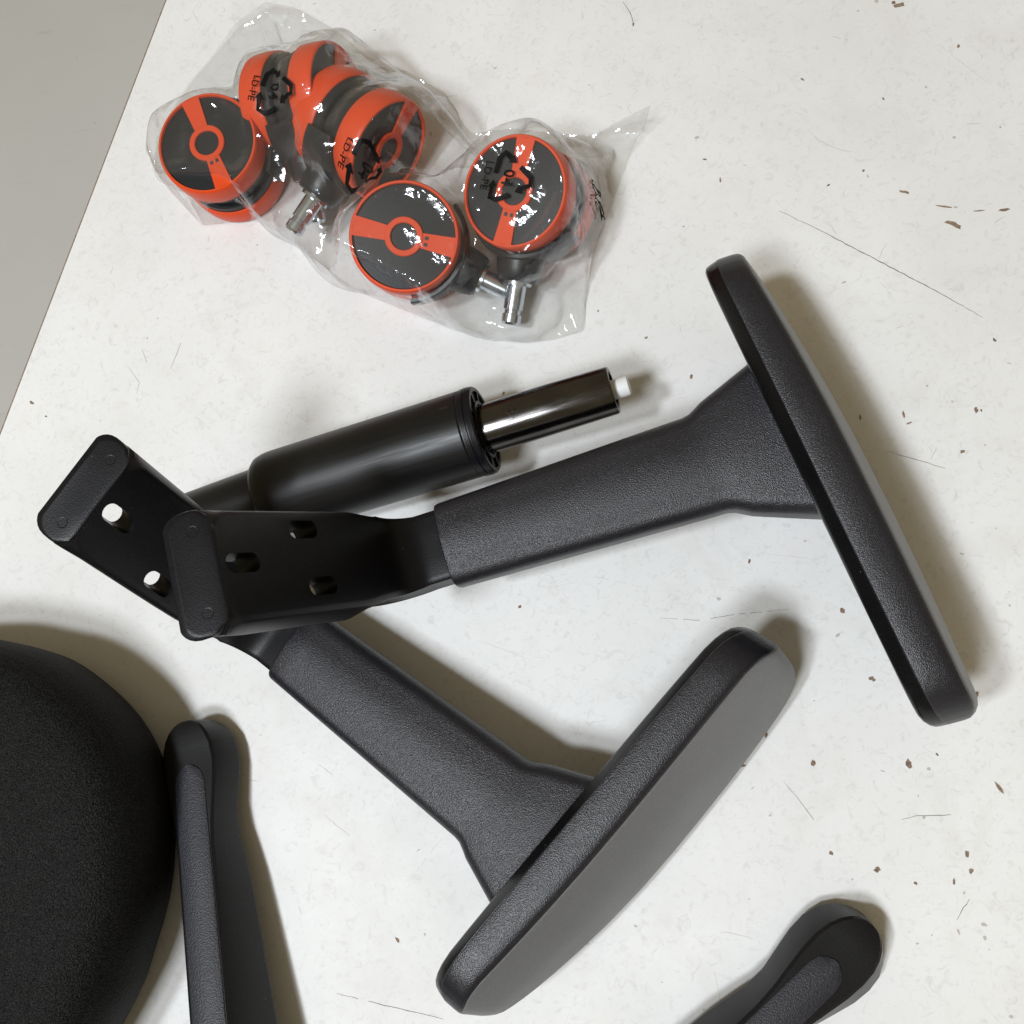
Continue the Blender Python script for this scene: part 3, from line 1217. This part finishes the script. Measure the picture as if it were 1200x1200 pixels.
chips = [(1118, 263, 22, 10, 32), (1112, 261, 12, 6, 20), (1106, 242, 22, 4, 16), (1177, 246, 20, 4, -5), (1147, 247, 16, 2, 2), (1059, 225, 15, 5, 25), (1054, 6, 15, 9, 0), (1047, 3, 8, 6, 0),
         (1144, 481, 6, 9, 15), (1128, 529, 7, 7, 0), (1065, 496, 9, 3, -20), (1059, 486, 4, 10, 5), (810, 442, 4, 9, 15), (987, 716, 6, 9, 0), (1021, 795, 8, 5, -15), (1143, 815, 8, 11, 20),
         (870, 897, 10, 5, -5), (953, 894, 6, 10, 5), (1065, 895, 9, 13, 10), (1171, 923, 4, 20, -35), (974, 1000, 6, 5, 30), (1028, 1019, 9, 7, -10), (1133, 1001, 5, 11, 5), (1138, 1021, 6, 8, 10),
         (37, 472, 8, 6, 20), (54, 488, 5, 3, 0), (826, 187, 7, 4, 20), (844, 211, 3, 8, 0), (940, 93, 6, 4, 40), (1123, 54, 5, 6, 0), (1035, 116, 6, 4, 60), (730, 448, 6, 5, 0), (1024, 797, 4, 4, 0),
         (898, 861, 5, 8, 20), (1008, 489, 3, 8, 5), (878, 658, 4, 7, 25), (609, 711, 5, 5, 0), (757, 396, 5, 4, 0), (742, 29, 4, 6, 0), (1073, 1035, 4, 5, 0), (1118, 1033, 3, 11, 15), (590, 461, 6, 4, -15),
         (1012, 200, 5, 4, 0), (466, 1102, 4, 11, -40), (1098, 884, 5, 3, 40), (1150, 481, 3, 4, 0)]
for px, py, lx, ly, rt in chips:
    bm = bmesh.new()
    blob(bm, px, py, lx * .72, ly * .72, rt, .10 + .004 * (len(table.children) % 40))
    mesh_obj('paint_chip', bm, M['board'], table, 20)
scr = [([(913, 247), (965, 272), (1030, 306), (1095, 340), (1152, 372)], .62, 'scuff', 0), ([(1040, 529), (1075, 539), (1108, 549)], .4, 'scuff', .1), ([(774, 724), (820, 727), (860, 720), (925, 714)], .35, 'scuff', .3),
       ([(1056, 960), (1075, 956), (1114, 955)], .45, 'scuff', 0), ([(918, 915), (940, 942), (959, 967)], .3, 'scuff', .3), ([(1121, 1078), (1129, 1064), (1136, 1054)], .4, 'scuff', 0),
       ([(395, 1164), (450, 1178), (520, 1194)], .45, 'scuff', .1), ([(945, 151), (960, 165), (985, 176), (1000, 178)], .5, 'faint', 0), ([(730, 2), (738, 14), (743, 28)], .5, 'scuff', 0),
       ([(1075, 30), (1110, 60), (1160, 100)], .3, 'faint', .2), ([(830, 1098), (850, 1092), (875, 1098), (890, 1105)], .3, 'faint', .2), ([(835, 1130), (842, 1160), (846, 1185)], .3, 'faint', .2),
       ([(487, 1023), (500, 1005), (527, 970)], .3, 'faint', .2), ([(380, 955), (395, 968), (410, 980)], .35, 'faint', .2), ([(150, 430), (163, 448), (160, 462)], .6, 'faint', .1),
       ([(166, 408), (172, 425)], .8, 'faint', 0), ([(200, 432), (208, 412), (212, 402)], .9, 'faint', .1), ([(225, 12), (232, 25)], .5, 'faint', 0), ([(560, 750), (600, 765), (640, 772)], .3, 'faint', .4),
       ([(900, 650), (960, 655)], .25, 'faint', .3), ([(480, 905), (520, 918)], .25, 'faint', .3), ([(640, 690), (700, 676), (760, 690)], .25, 'faint', .4)]
for pts, wd, mt, gp in scr:
    bm = bmesh.new()
    line(bm, pts, wd * (.55 if mt == 'faint' else .8), .10, .22, gp)
    mesh_obj('scratch', bm, M[mt], table, 20)
# countless tiny flecks and hairlines
bmA, bmB = bmesh.new(), bmesh.new()
for k in range(420):
    px = random.uniform(-250, 1450)
    py = random.uniform(-250, 1450)
    c_ = at(px, py, 0)
    if (c_ - E0).dot(EN) < 6:
        continue
    # the right-hand side is the more worn one
    if random.random() > .35 + .65 * min(1, max(0, px / 1000)):
        continue
    if random.random() < .55:
        s_ = random.choice((1.4, 1.8, 2.2, 2.6, 3.6))
        blob(bmA if random.random() < .16 else bmB, px, py, s_ * random.uniform(1, 2), s_, random.uniform(0, 180), .07, .3, 7)
    else:
        a_ = random.uniform(0, math.pi)
        L_ = random.choice((4, 5, 6, 8, 10, 14, 22))
        b_ = a_ + random.uniform(-.25, .25)
        p1_ = (px + L_ * .5 * math.cos(a_), py + L_ * .5 * math.sin(a_))
        line(bmA if L_ < 7 and random.random() < .4 else bmB, [(px, py), p1_, (p1_[0] + L_ * .5 * math.cos(b_), p1_[1] + L_ * .5 * math.sin(b_))], random.uniform(.16, .36), .06, .12, .1)
for b_, mt in ((bmA, 'scuff'), (bmB, 'faint')):
    o = mesh_obj('scuff_marks', b_, M[mt], table, 20)
    o['kind'] = 'stuff'
